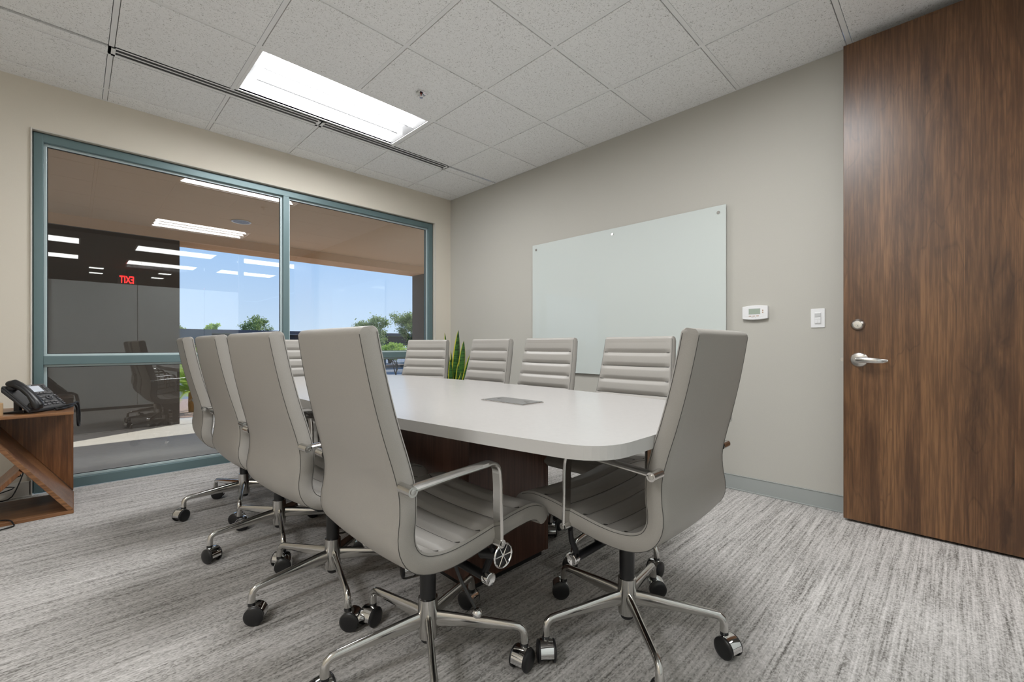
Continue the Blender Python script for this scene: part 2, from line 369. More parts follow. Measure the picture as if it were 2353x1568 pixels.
def troffer(l, label):
    x0, x1, y0, y1 = l; t = thing('ceiling_light', label, 'ceiling light', ((x0+x1)/2, (y0+y1)/2, ZC), 0, 'recessed ceiling lights in the meeting room')
    hx, hy = (x1-x0)/2-.012, (y1-y0)/2-.012
    fr = MB(); wd = .018
    fr.box(-hx, hx, -hy, -hy+wd, -.003, .02); fr.box(-hx, hx, hy-wd, hy, -.003, .02); fr.box(-hx, -hx+wd, -hy+wd, hy-wd, -.003, .02); fr.box(hx-wd, hx, -hy+wd, hy-wd, -.003, .02)
    fr.build('trim_frame', M['ceil_bar'], t, bevel=.002)
    ix, iy = hx-wd, hy-wd
    # housing: end walls closing the recess
    hs = MB(); hs.box(-ix-.01, -ix, -iy, iy, 0, .12); hs.box(ix, ix+.01, -iy, iy, 0, .12); hs.box(-ix, ix, -iy-.01, -iy, 0, .12); hs.box(-ix, ix, iy, iy+.01, 0, .12); hs.box(-ix-.01, ix+.01, -iy-.01, iy+.01, .12, .13)
    hs.build('housing', M['white_p'], t)
    def arc(ya, yb, za, h, xi, nm, mt):
        rings = []; N = 14; m = MB(); vs = []; fs = []
        for k in range(N+1):
            u = k/N; y = ya+(yb-ya)*u; z = za+h*math.sin(PI*u)
            e = .05*math.sin(PI*u)+.004
            vs += [(-xi+e, y, z), (xi-e, y, z)]
        for k in range(N): fs.append((2*k, 2*k+1, 2*k+3, 2*k+2))
        m.add(vs, fs); return m.build(nm, mt, t, smooth=True)
    arc(-iy+.002, -iy*.30, .012, .05, ix, 'diffuser', M['lamp']); arc(iy*.30, iy-.002, .012, .05, ix, 'diffuser', M['lamp'])
    arc(-iy*.30, iy*.30, .012, .03, ix, 'centre_basket', M['lamp_mid'])
    for sy in (-1, 1): MB().box(-ix+.06, ix-.06, sy*iy*.30-.002, sy*iy*.30+.002, .004, .014).build('lobe_shade_strip', M['lobe_shade'], t)  # dark strips stand in for the soft shade between the lamp lobes
    for sx in (-1, 1):
        ec = MB(); vs = []; N = 16
        for k in range(N+1):
            y = -iy+2*iy*k/N; vs += [(sx*(ix-.001), y, .004), (sx*(ix-.06), y, .05)]
        ec.add(vs, [(2*k, 2*k+1, 2*k+3, 2*k+2) for k in range(N)]); ec.build('end_reflector', M['lobe_shade2'], t)
    return t
troffer(LIGHTS[0], 'lit recessed ceiling light between the linear vent and the sprinkler')
troffer(LIGHTS[1], 'lit recessed ceiling light nearest the door, seen only mirrored in the window')
troffer(LIGHTS[2], 'added unseen ceiling light left of the viewer, brightening the chair backs')  # added out-of-view fixture that lights the chair backs from the left

def vent(x0, x1, label):
    t = thing('linear_vent', label, 'air vent', ((x0+x1)/2, (VY0+VY1)/2, ZC), 0, 'linear slot vents in the ceiling')
    h = (x1-x0)/2; d = (VY1-VY0)/2; f = MB(); z0 = -.005
    f.box(-h, h, -d, -d+.010, z0, -.001); f.box(-h, h, d-.022, d, z0, -.001); f.box(-h, -h+.02, -d, d, z0, -.001); f.box(h-.02, h, -d, d, z0, -.001)
    f.build('vent_frame', M['ceil_bar'], t, bevel=.001)
    q = (2*d-.032-.009)/2
    MB().box(-h+.02, h-.02, -d+.010+q, -d+.010+q+.009, z0, -.001).build('divider_bar', M['ceil_bar'], t, bevel=.001)
    MB().box(-h+.01, h-.01, -d+.006, d-.006, -.001, .004).build('dark_cavity', M['black'], t)
vent(GX0-3*g, GX0-g-.006, 'black slotted ceiling air vent left of the other, nearer the viewer')
vent(GX0-g+.006, GX0+g, 'black slotted ceiling air vent ending nearest the room corner')

# sprinkler, downlight
t = thing('fire_sprinkler', 'small chrome fire sprinkler head in the ceiling', 'sprinkler', (1.70, 2.594, ZC-.006))
MB().lathe([(.012, .004), (.030, .004), (.034, .0), (.036, -.004), (.034, -.006), (.026, -.003), (.012, .002)], seg=28).build('escutcheon', M['chrome'], t, smooth=True)
MB().cyl((0, 0, .0), (0, 0, -.018), .0035, seg=10).build('glass_bulb', mat('red_bulb', (.35, .02, .01), .2), t, smooth=True)
f = MB(); f.tube([(.011, 0, 0), (.012, 0, -.014), (.003, 0, -.028)], .002, 8); f.tube([(-.011, 0, 0), (-.012, 0, -.014), (-.003, 0, -.028)], .002, 8); f.cyl((0, 0, -.024), (0, 0, -.031), .004, seg=10)
f.build('frame_arm', M['chrome'], t, smooth=True)
MB().lathe([(.001, -.033), (.012, -.033), (.013, -.031), (.001, -.031)], seg=20).build('deflector', M['chrome'], t, smooth=True)
t = thing('downlight', 'round unlit downlight in the outdoor canopy, seen through the window', 'ceiling light', (1.405, 5.95, 2.452))
MB().lathe([(.085, .0), (.10, .0), (.103, -.003), (.10, -.005), (.085, -.002)], seg=36).build('trim_ring', M['white_p'], t, smooth=True)
MB().lathe([(.001, -.002), (.086, -.002), (.086, -.0025), (.001, -.0025)], seg=36).build('reflector_can', mat('dark_reflector', (.12, .13, .14), .25, .8), t, smooth=True)

# ------------------------------------------------------------------ window
wroot = bpy.data.objects.new('window_1', None); COL.objects.link(wroot); wroot['kind'] = 'structure'; wroot.location = (0, 0, 0)
YF, YG = 4.315, 4.37
def fbox(nm, x0, x1, z0, z1, y0=YF, y1=4.42, m='frame', bv=.002): return MB().box(x0, x1, y0, y1, z0, z1).build(nm, M[m], wroot, bevel=bv)
fx0, fx1, fz1 = -.19, 2.985, 2.412
fbox('jamb', fx0, fx0+.045, 0, fz1); fbox('jamb', fx1-.05, fx1, 0, fz1)
fbox('head', fx0+.045, fx1-.05, 2.358, fz1); fbox('sill', fx0+.045, fx1-.05, 0, .065)
mx0, mx1 = 1.355, 1.405
fbox('mullion', mx0, mx1, .065, 2.358)
fbox('transom', fx0+.045, mx0, .858, .915); fbox('transom', mx1, fx1-.05, .858, .915)
panes = [(fx0+.045, mx0, .065, .858), (fx0+.045, mx0, .915, 2.358), (mx1, fx1-.05, .065, .858), (mx1, fx1-.05, .915, 2.358)]
for (a, c, d, e_) in panes:
    MB().box(a+.012, c-.012, YG-.003, YG+.003, d+.012, e_-.012).build('pane', M['glass'], wroot)
    k = MB()
    for (p, q, r, s_) in ((a, c, d, d+.016), (a, c, e_-.016, e_), (a, a+.016, d+.016, e_-.016), (c-.016, c, d+.016, e_-.016)): k.box(p, q, YG-.022, YG-.006, r, s_)
    k.build('glazing_bead', M['bead'], wroot, bevel=.0015)
    k = MB()
    for (p, q, r, s_) in ((a, c, d+.0, d+.020), (a, c, e_-.020, e_), (a, a+.020, d+.020, e_-.020), (c-.020, c, d+.020, e_-.020)): k.box(p, q, YG-.006, YG-.0035, r, s_)
    k.build('gasket', M['gasket'], wroot)
tr = MB(); tr.box(OX0-.004, OX0+.004, YW-.012, YW, 0, OZ+.004); tr.box(OX1-.004, OX1+.004, YW-.004, YW, 0.1, OZ+.004); tr.box(OX0-.004, OX1+.004, YW-.004, YW, OZ-.004, OZ+.004)
struct(tr.build('trim_1', M['cream_base'], bevel=.002))
bl = MB(); bl.box(OX0, OX0+.008, YF+.02, YW+.16, 0, OZ); bl.box(OX1-.012, OX1, YF+.02, YW+.16, 0, OZ); bl.box(OX0, OX1, YF+.02, YW+.16, OZ-.008, OZ)
struct(bl.build('trim_2', M['frame']))

# ------------------------------------------------------------------ door (standing open against the right wall)
DX, DY0, DY1, DZ0, DZ1 = 3.085, -.41, .438, .014, 2.683
d = bpy.data.objects.new('door_1', None); COL.objects.link(d); d['kind'] = 'structure'; d.location = (DX, DY1, 0)
MB().box(0, .045, DY0-DY1, 0, DZ0, DZ1).build('door_leaf', M['door'], d, bevel=.0015)
b = thing('x', None, None); bpy.data.objects.remove(b)
h = MB(); HY, HZ = .367-DY1, .910
MB().lathe([(.001, 0), (.040, 0), (.040, -.003), (.036, -.008), (.022, -.011), (.001, -.011)], c=(0, HY, HZ), axis='X', seg=40).build('rose', M['nickel'], d, smooth=True)
lv = MB(); lv.tube([(-.008, HY, HZ), (-.030, HY, HZ), (-.046, HY, HZ)], [.014, .012, .012], 20)
pts = [(-.046, HY+.008, HZ+.001), (-.052, HY-.01, HZ+.001), (-.055, HY-.04, HZ), (-.055, HY-.075, HZ-.003), (-.050, HY-.105, HZ-.004), (-.040, HY-.124, HZ-.003)]
lv.tube(pts, [(.013, .009), (.016, .009), (.0155, .007), (.014, .006), (.012, .005), (.006, .003)], 16); lv.build('lever_handle', M['nickel'], d, smooth=True)
MB().lathe([(.001, 0), (.032, 0), (.032, -.003), (.022, -.020), (.020, -.021), (.0195, -.019), (.001, -.019)], c=(0, .372-DY1, 1.104), axis='X', seg=40).build('deadbolt_collar', M['steel'], d, smooth=True)
kb = MB(); kb.lathe([(.001, -.019), (.018, -.019), (.018, -.0215), (.001, -.022)], c=(0, .372-DY1, 1.104), axis='X', seg=32).build('key_cylinder', M['nickel'], d, smooth=True)
k2 = MB(); k2.lathe([(.001, -.022), (.0065, -.022), (.0065, -.0235), (.001, -.0235)], c=(0, .372-DY1, 1.098), axis='X', seg=20); k2.build('keyway_plug', M['steel'], d, smooth=True)
MB().box(-.0242, -.0234, .372-DY1-.0008, .372-DY1+.0008, 1.094, 1.102).build('keyhole', M['black'], d)
MB().box(.012, .034, 0, .0015, HZ-.045, HZ+.045).build('latch_plate', M['nickel'], d)
lt = MB(); lt.add([(.014, 0, HZ-.010), (.032, 0, HZ-.010), (.014, .016, HZ-.010), (.014, 0, HZ+.010), (.032, 0, HZ+.010), (.014, .016, HZ+.010)], [(0, 2, 1), (3, 4, 5), (0, 1, 4, 3), (1, 2, 5, 4), (2, 0, 3, 5)]); lt.build('latch_bolt', M['nickel'], d)
for z in (.25, 1.35, 2.45): MB().cyl((-.004, DY0-DY1-.004, z-.05), (-.004, DY0-DY1-.004, z+.05), .007).build('hinge', M['nickel'], d, smooth=True)

# ------------------------------------------------------------------ glass partition behind the viewer and the office beyond it (mirrored in the window)
p = bpy.data.objects.new('wall_glass_partition', None); COL.objects.link(p); p['kind'] = 'structure'; p.location = (0, YN, 0)
dk = mat('dark_bronze_channel', (.05, .052, .048), .4, .3)
MB().box(-.27, 3.13, -.04, .0, ZC-.06, ZC).build('header', dk, p)
MB().box(-.27, 2.12, -.04, .0, 0, .04).build('floor_channel', dk, p)
for (a, c) in ((-.268, .715), (.722, 1.60), (1.607, 2.12)):
    MB().box(a, c, -.028, -.018, .04, ZC-.06).build('glass_panel', M['glass_clear'], p)
    MB().box(a, c, -.0175, -.0165, .04, 1.95).build('frosted_film', M['frost'], p)
MB().box(2.12, 2.20, -.06, .02, 0, ZC-.06).build('door_jamb', dk, p); MB().box(3.09, 3.13, -.06, .02, 0, ZC-.06).build('door_jamb', dk, p)
MB().box(-.30, -.262, -.05, .012, 0, ZC-.02).build('end_post', mat('tan_end_post', (.30, .22, .13), .5), p)
OXa, OXb, OYa = -2.6, 5.2, -11.
struct(MB().box(OXa, OXb, OYa, YN-.1, -.06, -.002).build('floor_office', M['carpet']))
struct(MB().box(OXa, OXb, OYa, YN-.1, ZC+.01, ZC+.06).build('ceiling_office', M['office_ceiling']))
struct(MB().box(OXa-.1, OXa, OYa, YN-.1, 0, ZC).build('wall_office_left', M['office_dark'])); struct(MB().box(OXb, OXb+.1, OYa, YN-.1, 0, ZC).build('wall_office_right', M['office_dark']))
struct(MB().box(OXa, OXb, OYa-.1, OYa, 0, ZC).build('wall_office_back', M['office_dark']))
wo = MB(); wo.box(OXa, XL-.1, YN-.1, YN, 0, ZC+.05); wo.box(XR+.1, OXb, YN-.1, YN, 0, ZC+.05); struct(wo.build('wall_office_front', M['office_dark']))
ol = None
words = {0: 'left', 1: 'middle', 2: 'right'}
dist = ['nearest', 'farther']
for i, xa in enumerate((-1.12, .78, 2.40)):
    for j, ya in enumerate((-1.33, -3.2)):
        lab = 'lit office ceiling light mirrored in window, %s column, %s from the glass' % (words[i], dist[j])
        if ol is None:
            ol = thing('office_ceiling_light', lab, 'ceiling light', (xa+.6, ya-.28, ZC), 0, 'office ceiling lights mirrored in the window')
            f = MB(); f.box(-.6, .6, -.29, -.27, -.004, .01); f.box(-.6, .6, .27, .29, -.004, .01); f.box(-.6, -.58, -.27, .27, -.004, .01); f.box(.58, .6, -.27, .27, -.004, .01); f.build('trim_frame', M['white_p'], ol)
            MB().box(-.58, .58, -.27, .27, .0, .004).build('diffuser', M['lamp_office'], ol)
        else:
            c = copy_tree(ol); c.location = (xa+.6, ya-.28, ZC); c['label'] = lab
for (x, y, lab) in ((.36, -4.93, 'small square office light mirrored in the window, above the EXIT sign, nearer left one'), (.38, -5.88, 'small square office light mirrored in the window, left, just above frosted band'), (1.58, -4.9, 'small square office light mirrored in the window, right of EXIT, upper'), (1.54, -5.88, 'small square office light mirrored in the window, right of EXIT, lower')):
    c = thing('office_square_light', lab, 'ceiling light', (x, y, ZC), 0, 'small office lights mirrored in the window'); MB().box(-.12, .12, -.12, .12, 0, .004).build('diffuser', M['lamp_office'], c); f = MB(); f.box(-.13, .13, -.13, -.12, -.004, .01); f.box(-.13, .13, .12, .13, -.004, .01); f.box(-.13, -.12, -.12, .12, -.004, .01); f.box(.12, .13, -.12, .12, -.004, .01); f.build('trim_frame', M['white_p'], c)
ex = thing('exit_sign', 'red lit EXIT sign hanging in the office, mirrored in the window', 'exit sign', (.87, -4.75, 2.50))
MB().box(-.17, .17, -.03, 0, -.12, .12).build('sign_box', M['office_dark'], ex, bevel=.005); MB().box(-.01, .01, -.02, -.01, .12, .235).build('hanger', M['blackm'], ex)
text_mesh('EXIT', .19, 'lettering', M['exit_red'], ex, Matrix.Translation((0, .003, 0)) @ Matrix.Rotation(PI, 4, 'Z') @ Matrix.Rotation(PI/2, 4, 'X') @ Matrix.Diagonal((.66, 1.2, 1, 1)))

# ------------------------------------------------------------------ table
TCX, TCY, TL = 1.345, 2.10, 1.525
def half_w(y):   # boat shape
    u = (y-TCY)/TL; return .612-.146*abs(u)**2.0
def outline(ya, yb, near=False, far=False, inset=0.):
    ptsR = []; N = 22
    for k in range(N+1):
        y = ya+(yb-ya)*k/N; ptsR.append((TCX+half_w(y)-inset, y))
    ptsL = [(2*TCX-x, y) for x, y in reversed(ptsR)]
    poly = ptsR+ptsL; return poly
def round_poly(poly, r, idx):
    out = []; n = len(poly)
    for i, p_ in enumerate(poly):
        if i not in idx: out.append(p_); continue
        P = Vector((*p_, 0)); A = Vector((*poly[i-1], 0)); B = Vector((*poly[(i+1) % n], 0)); a = (A-P).normalized(); b_ = (B-P).normalized()
        s0 = P+a*r; s1 = P+b_*r
        for k in range(11):
            t_ = k/10; q = s0*(1-t_)**2+P*2*t_*(1-t_)+s1*t_*t_; out.append((q.x, q.y))
    return out
tb = thing('conference_table', 'long white boat-shaped conference table on dark wood base', 'table', (TCX, TCY, 0))
def local(poly): return [(x-TCX, y-TCY) for x, y in poly]
Y0, Y1 = TCY-TL, TCY+TL
near = outline(Y0, TCY+.06-.0006); far = outline(TCY+.06+.0006, Y1)
def clean(poly, yc, keep_r):   # drop outline points inside the corner radius
    return [p_ for i, p_ in enumerate(poly)]
N = 22
near = [p_ for i, p_ in enumerate(near) if i not in (1, 2*N)]; far = [p_ for i, p_ in enumerate(far) if i not in (N-1, N+2)]
near = round_poly(near, .125, (0, len(near)-1)); far = round_poly(far, .125, (N-1, N))
for nm, poly in (('tabletop_near_half', near), ('tabletop_far_half', far)):
    m = MB(); lp = local(poly); n_ = len(lp)
    m.add([(x, y, .745) for x, y in lp], [tuple(range(n_))])
    m.m = 1; m.add([(x, y, .745) for x, y in lp]+[(x, y, .709) for x, y in lp], [(i, (i+1) % n_, n_+(i+1) % n_, n_+i) for i in range(n_)])
    m.m = 0; m.add([(x, y, .709) for x, y in lp], [tuple(range(n_))[::-1]])
    m.build('tabletop', [M['table'], M['edge']], tb)
BX0, BX1, BY0, BY1 = 1.107-TCX, 1.585-TCX, 1.352-TCY, 2.85-TCY
m = MB(); m.box(BX0, BX1, BY0+.0, BY1, .03, .709); m.build('base', M['base_wood'], tb, bevel=.002)
MB().box(BX0+.02, BX1-.02, BY0+.02, BY1-.02, 0, .03).build('plinth', M['black'], tb)
MB().box(BX1-.018, BX1+.001, BY0-.002, BY0+.0, .03, .709).build('edge_strip', M['base_wood'], tb)
# power module lying in the top
pm = thing('power_module', 'brushed metal power outlet box lid set in the table top', 'power outlet', (1.352, 1.358, .745))
MB().box(-.066, .066, -.128, .128, 0, .004).build('frame', M['nickel'], pm, bevel=.0015)
MB().box(-.061, .061, -.123, .123, .004, .0055).build('lid', mat('grey_lid', (.30, .30, .30), .35, .7), pm, bevel=.001)
for sy in (-1, 1):
    MB().add([(-.012, sy*.085-.012, .0058), (.012, sy*.085-.012, .0058), (0, sy*.085+.012, .0058)], [(0, 1, 2)]).build('finger_notch', M['black'] if sy > 0 else M['chrome'], pm)

# ------------------------------------------------------------------ chairs
outer = [(-.322, 1.030), (-.310, .96), (-.292, .87), (-.268, .77), (-.246, .69), (-.233, .63), (-.233, .575), (-.240, .525), (-.236, .485), (-.215, .448), (-.178, .425), (-.125, .415), (-.05, .418), (.04, .432), (.13, .448), (.20, .452), (.245, .440), (.268, .415)]
NV = 300
prof, LEN = catmull([(x, 0, z) for x, z in outer], NV)
def wid(s):   # half width along the profile
    pts = [(0, .195), (.2, .208), (.36, .222), (.46, .230), (.56, .240), (.66, .247), (.9, .248), (1, .238)]
    for (a, b_), (c, d_) in zip(pts, pts[1:]):
        if s <= c: return b_+(d_-b_)*(s-a)/(c-a)
    return pts[-1][1]
THK = .050
def normals():
    out = []
    for i in range(NV):
        t_ = (prof[min(i+1, NV-1)]-prof[max(i-1, 0)]).normalized(); out.append(Vector((-t_.z, 0, t_.x)))
    return out
NRM = normals()
MITRE = next(i for i, p_ in enumerate(prof) if p_.x > -.232 and p_.z < .48)
RIB = .0755
def pad(i0, i1, cap0, cap1):
    rings = []; m = MB(); NR, NF = 14, 26
    for i in range(i0, i1+1):
        s = i/(NV-1); L = s*LEN; hw = wid(s); P = prof[i]; Nn = NRM[i]
        th = THK; e = 1.
        for cap, dd in ((cap0, L), (cap1, LEN-L)):
            if cap and dd < .014: e = math.sqrt(max(.30, 1-(1-dd/.014)**2*.75))
        dg = (L-.012) % RIB; dg = min(dg, RIB-dg); rib = min(1, dg/.020)**.55*(.86+.14*math.sin(PI*min(1, dg/(RIB/2))/2))
        if L < .03: rib = 1
        bulge = .013
        low = max(0, 1-abs(s-.42)/.30); bow = .003+.010*low if s < .56 else .006
        ring = []
        def pt(y, nn): # nn: offset along the inward normal
            q = P+Nn*(nn); return Vector((q.x, y, q.z))
        mid = th*.5
        for k in range(NR+1):     # rear or under side, from -y to +y
            u = -1+2*k/NR; y = u*(hw-.0015); ring.append(pt(y, mid-(mid+bow*(1-u*u))*e))
        ring.append(pt(hw*1., mid-(mid-.0015)*e)); ring.append(pt(hw+.002, mid)); ring.append(pt(hw, mid+(mid-.006)*e))
        for k in range(NF+1):     # front or top side, from +y to -y
            u = 1-2*k/NF; y = u*(hw-.005); edge = min(1, max(0, (1-abs(u))/.13)); edge = edge*edge*(3-2*edge)
            dish = -.012*(1-u*u)*(1 if s > .5 else .5)
            ring.append(pt(y, mid+(mid+(bulge*rib-.009)*edge+dish)*e))
        ring.append(pt(-hw, mid+(mid-.006)*e)); ring.append(pt(-hw-.002, mid)); ring.append(pt(-hw, mid-(mid-.0015)*e))
        rings.append(ring)
    m.sweep(rings); return m
def seam_line(i0, i1, sgn, off):
    out = []
    for i in range(i0, i1+1, 5):
        hw = wid(i/(NV-1)); q = prof[i]+NRM[i]*off; out.append((q.x, sgn*(hw+(.0002 if off > .01 else -.0008)), q.z))
    return out
def make_chair():
    root = thing('conference_chair', 'x', 'chair')
    gro = []
    Lr = .012
    while Lr < LEN-.06:
        gro.append(Lr); Lr += RIB
    gro = [q for q in gro if q > .03]
    bk = pad(0, MITRE, True, False).build('backrest', M['leather'], root, smooth=True, angle=42)
    st = pad(MITRE, NV-1, False, True).build('seat', M['leather'], root, smooth=True, angle=42)
    for gl in gro:
        fi = gl/LEN*(NV-1); i = min(NV-2, int(fi)); ft = fi-i; s_ = fi/(NV-1); hw = wid(s_); pts_ = []; PG = prof[i].lerp(prof[i+1], ft); NG = NRM[i].lerp(NRM[i+1], ft)
        for k in range(19):
            u = -.97+1.94*k/18; y = u*(hw-.005); edge = min(1, max(0, (1-abs(u))/.13)); edge = edge*edge*(3-2*edge)
            q = PG+NG*(THK-.009*edge-.012*(1-u*u)*(1 if s_ > .5 else .5)+.0016); pts_.append((q.x, y, q.z))
        MB().tube(pts_, .0014, 6).build('shaded_stitched_groove', M['seam2'], bk if i < MITRE else st, smooth=True)  # dark tube serves as seam thread and painted crease shade
    for part, a, b_ in ((bk, 4, MITRE), (st, MITRE, NV-8)):
        for sg in (-1, 1):
            for off, r_ in ((-.0001, .0009), (THK-.006, .0008)):
                MB().tube(seam_line(a, b_, sg, off), r_, 6).build('seam', M['seam'], part, smooth=True)
    for sg in (-1, 1):
        y = sg*.259; path = [(-.228, .650)]+[(-.10, .659), (.0, .664)]
        for k in range(7):
            a = PI/2-k*PI/12; path.append((.022+.034*math.cos(a)*.95, .632+.034*math.sin(a)))
        path += [(.057, .60), (.058, .52), (.060, .455), (.060, .440)]
        rings = []
        P = [Vector((x, 0, z)) for x, z in path]
        for i, q in enumerate(P):
            tt = (P[min(i+1, len(P)-1)]-P[max(0, i-1)]).normalized(); nn = Vector((-tt.z, 0, tt.x)); w_ = .0180; th = .0055
            rings.append([Vector((q.x, y, q.z))+nn*a_+Vector((0, b_, 0)) for a_, b_ in ((th, -w_+.004), (th+.002, 0), (th, w_-.004), (th*.3, w_), (-th*.3, w_), (-th, w_-.004), (-th, -w_+.004), (-th*.3, -w_), (th*.3, -w_))])
        m = MB(); m.sweep(rings)
        m.cyl((-.228, y-sg*.034, .648), (-.228, y+sg*.018, .648), .0125); m.cyl((.060, y-sg*.03, .436), (.060, y+sg*.016, .436), .012)
        arm = m.build('armrest', M['alu'], root, smooth=True)
        for (x, z) in ((-.228, .648), (.060, .436)):
            MB().lathe([(.001, 0), (.007, 0), (.007, sg*.002), (.0045, sg*.0025), (.004, sg*.001), (.001, sg*.001)], c=(x, y+sg*.0185, z), axis='Y', seg=16).build('bolt', M['steel'], arm, smooth=True)
        m = MB(); m.tube([(.062, sg*.235, .425), (.085, sg*.20, .37), (.078, sg*.175, .31)], [(.016, .008)]*3, 10); m.build('side_bracket', M['blackm'], root, smooth=True)
    cb_ = MB().cyl((.078, -.185, .305), (.078, .185, .305), .014).build('cross_tube', M['blackm'], root, smooth=True)
    for sg in (-1, 1): MB().lathe([(.001, 0), (.0185, 0), (.0195, sg*.006), (.0185, sg*.022), (.016, sg*.023), (.001, sg*.0195)], c=(.078, sg*.185, .305), axis='Y').build('end_cap', M['chrome'], cb_, smooth=True)
    m = MB(); m.add([(-.13, -.055, .405), (-.13, .055, .405), (-.09, .055, .345), (-.09, -.055, .345), (.10, -.05, .40), (.10, .05, .40), (.10, .05, .30), (.10, -.05, .30)], [(0, 1, 2, 3), (4, 7, 6, 5), (0, 4, 5, 1), (3, 2, 6, 7), (0, 3, 7, 4), (1, 5, 6, 2)]); m.box(-.11, .08, -.09, .09, .395, .415)
    m.build('tilt_mechanism', M['black'], root, bevel=.006)
    # tension wheel on the right side
    tw = MB(); tw.tube([(.075+.033*math.cos(a), -.262, .395+.033*math.sin(a)) for a in [2*PI*k/24 for k in range(24)]], .0028, 8, closed=True)
    for k in range(6): a = k*PI/3; tw.tube([(.075, -.262, .395), (.075+.033*math.cos(a), -.262, .395+.033*math.sin(a))], .0016, 6)
    tw = tw.build('tension_wheel', M['chrome'], root, smooth=True)
    m = MB(); m.lathe([(.001, 0), (.030, 0), (.030, .004), (.001, .006)], c=(.075, -.260, .395), axis='Y'); m.cyl((.075, -.255, .395), (.072, -.175, .375), .013, .016); m.build('wheel_hub', M['black'], tw, smooth=True)
    m = MB(); m.tube([(.0, -.07, .385), (.005, -.105, .375), (.015, -.15, .30), (.030, -.198, .232)], [.005, .005, .005, .0035], 8); lv_ = m.build('height_lever', M['black'], root, smooth=True)
    MB().sphere((.031, -.201, .225), .0145).build('ball_knob', M['chrome'], lv_, smooth=True)
    MB().cyl((0, 0, .18), (0, 0, .385), .0245, .026).build('gas_cylinder', M['black'], root, smooth=True)
    hb = MB().lathe([(.026, .205), (.030, .203), (.0305, .17), (.032, .14), (.030, .10), (.028, .082), (.020, .080)], seg=32).build('hub', M['alu'], root, smooth=True)
    MB().lathe([(.001, .066), (.018, .066), (.021, .070), (.021, .083), (.001, .083)], seg=24).build('foot_plug', M['black'], hb, smooth=True)
    for k in range(5):
        lp = [(.018, 0, .138), (.06, 0, .1365), (.12, 0, .133), (.20, 0, .128), (.268, 0, .123), (.284, 0, .1205), (.296, 0, .112), (.301, 0, .098), (.302, 0, .074)]
        lr = [(.026, .012), (.024, .011), (.0205, .0105), (.0165, .0105), (.0135, .0105), (.013, .0105), (.0125, .011), (.012, .0115), (.0135, .0135)]
        lg = MB().tube(lp, lr, 16).build('leg', M['alu'], root, smooth=True); lg.rotation_euler.z = k*2*PI/5
    for k in range(5):
        c = bpy.data.objects.new('caster', None)
        m = MB(); m.cyl((0, 0, .062), (0, 0, .077), .0125)                       # stem collar
        # chrome hood between the wheels
        N_ = 22; rings = []
        for i in range(N_+1):
            a = math.radians(-30+i*215/N_); r = .0348; ww = .0200
            px, pz = -.014+r*math.cos(a), .033+r*math.sin(a); qx, qz = -.014+(r-.006)*math.cos(a), .033+(r-.006)*math.sin(a)
            rings.append([(px, -ww, pz), (px, 0, pz+.0015*math.sin(a)), (px, ww, pz), (qx, ww, qz), (qx, -ww, qz)])
        m.m = 1; m.sweep(rings); m.m = 0; m.lathe([(.001, -.0195), (.026, -.0195), (.026, .0195), (.001, .0195)], c=(-.014, 0, .033), axis='Y', seg=24)
        c = m.build('caster', [M['black'], M['chrome']], root, smooth=True)
        for sg in (-1, 1):
            m = MB(); m.lathe([(.001, 0), (.0315, 0), (.033, sg*.003), (.033, sg*.006), (.030, sg*.009), (.020, sg*.011), (.001, sg*.0115)], c=(-.014, sg*.0195, .033), axis='Y', seg=32); m.build('wheel', M['black'], c, smooth=True)
    return root
proto = make_chair()
def set_chair(o, x, y, face, star, label, cast, grp):
    o.location = (x, y, 0); o.rotation_euler = (0, 0, math.radians(face)); o['label'] = label; o['group'] = grp
    legs = [c for c in o.children if c.name.startswith('leg')]; cs = [c for c in o.children if c.name.startswith('caster')]
    rnd = random.Random(cast)
    for k in range(5):
        a = math.radians(star+72*k-face); legs[k].rotation_euler.z = a
        cs[k].location = (.302*math.cos(a), .302*math.sin(a), 0); cs[k].rotation_euler.z = a+rnd.choice((-1, 1))*rnd.uniform(.5, 2.6)
G1 = 'conference chairs around the table'
chairs = [
 (.785, 1.160, 0, 23.5, 'grey high-back swivel chair seen from behind, nearest of the left row', 3),
 (1.331, .782, 90.5, 11, 'grey high-back swivel chair at the near end of the table, closest to the door', 5),
 (.750, 1.790, 5, 40.5, 'grey high-back swivel chair in the left row, second from the viewer', 8),
 (.742, 2.425, 1, 40, 'grey high-back swivel chair in the left row, third from the viewer', 9),
 (.742, 3.075, -4, 36, 'grey high-back swivel chair in the left row, closest to the window', 12),
 (1.345, 3.570, 270, 20, 'grey ribbed swivel chair at the window end of the table, mostly hidden', 4),
 (1.885, 3.075, 202, 60, 'grey ribbed swivel chair turned slightly, beside the snake plant', 6),
 (1.885, 2.390, 181, 30, 'grey ribbed swivel chair between the snake plant and the whiteboard', 7),
 (1.855, 1.810, 180, 50, 'grey ribbed swivel chair before the left half of the whiteboard', 2),
 (1.860, 1.195, 180, 39, 'grey ribbed swivel chair before the right half of the whiteboard', 1)]
for i, (x, y, fc, st_, lab, sd_) in enumerate(chairs):
    c = proto if i == 0 else copy_tree(proto); set_chair(c, x, y, fc, st_, lab, sd_, G1)

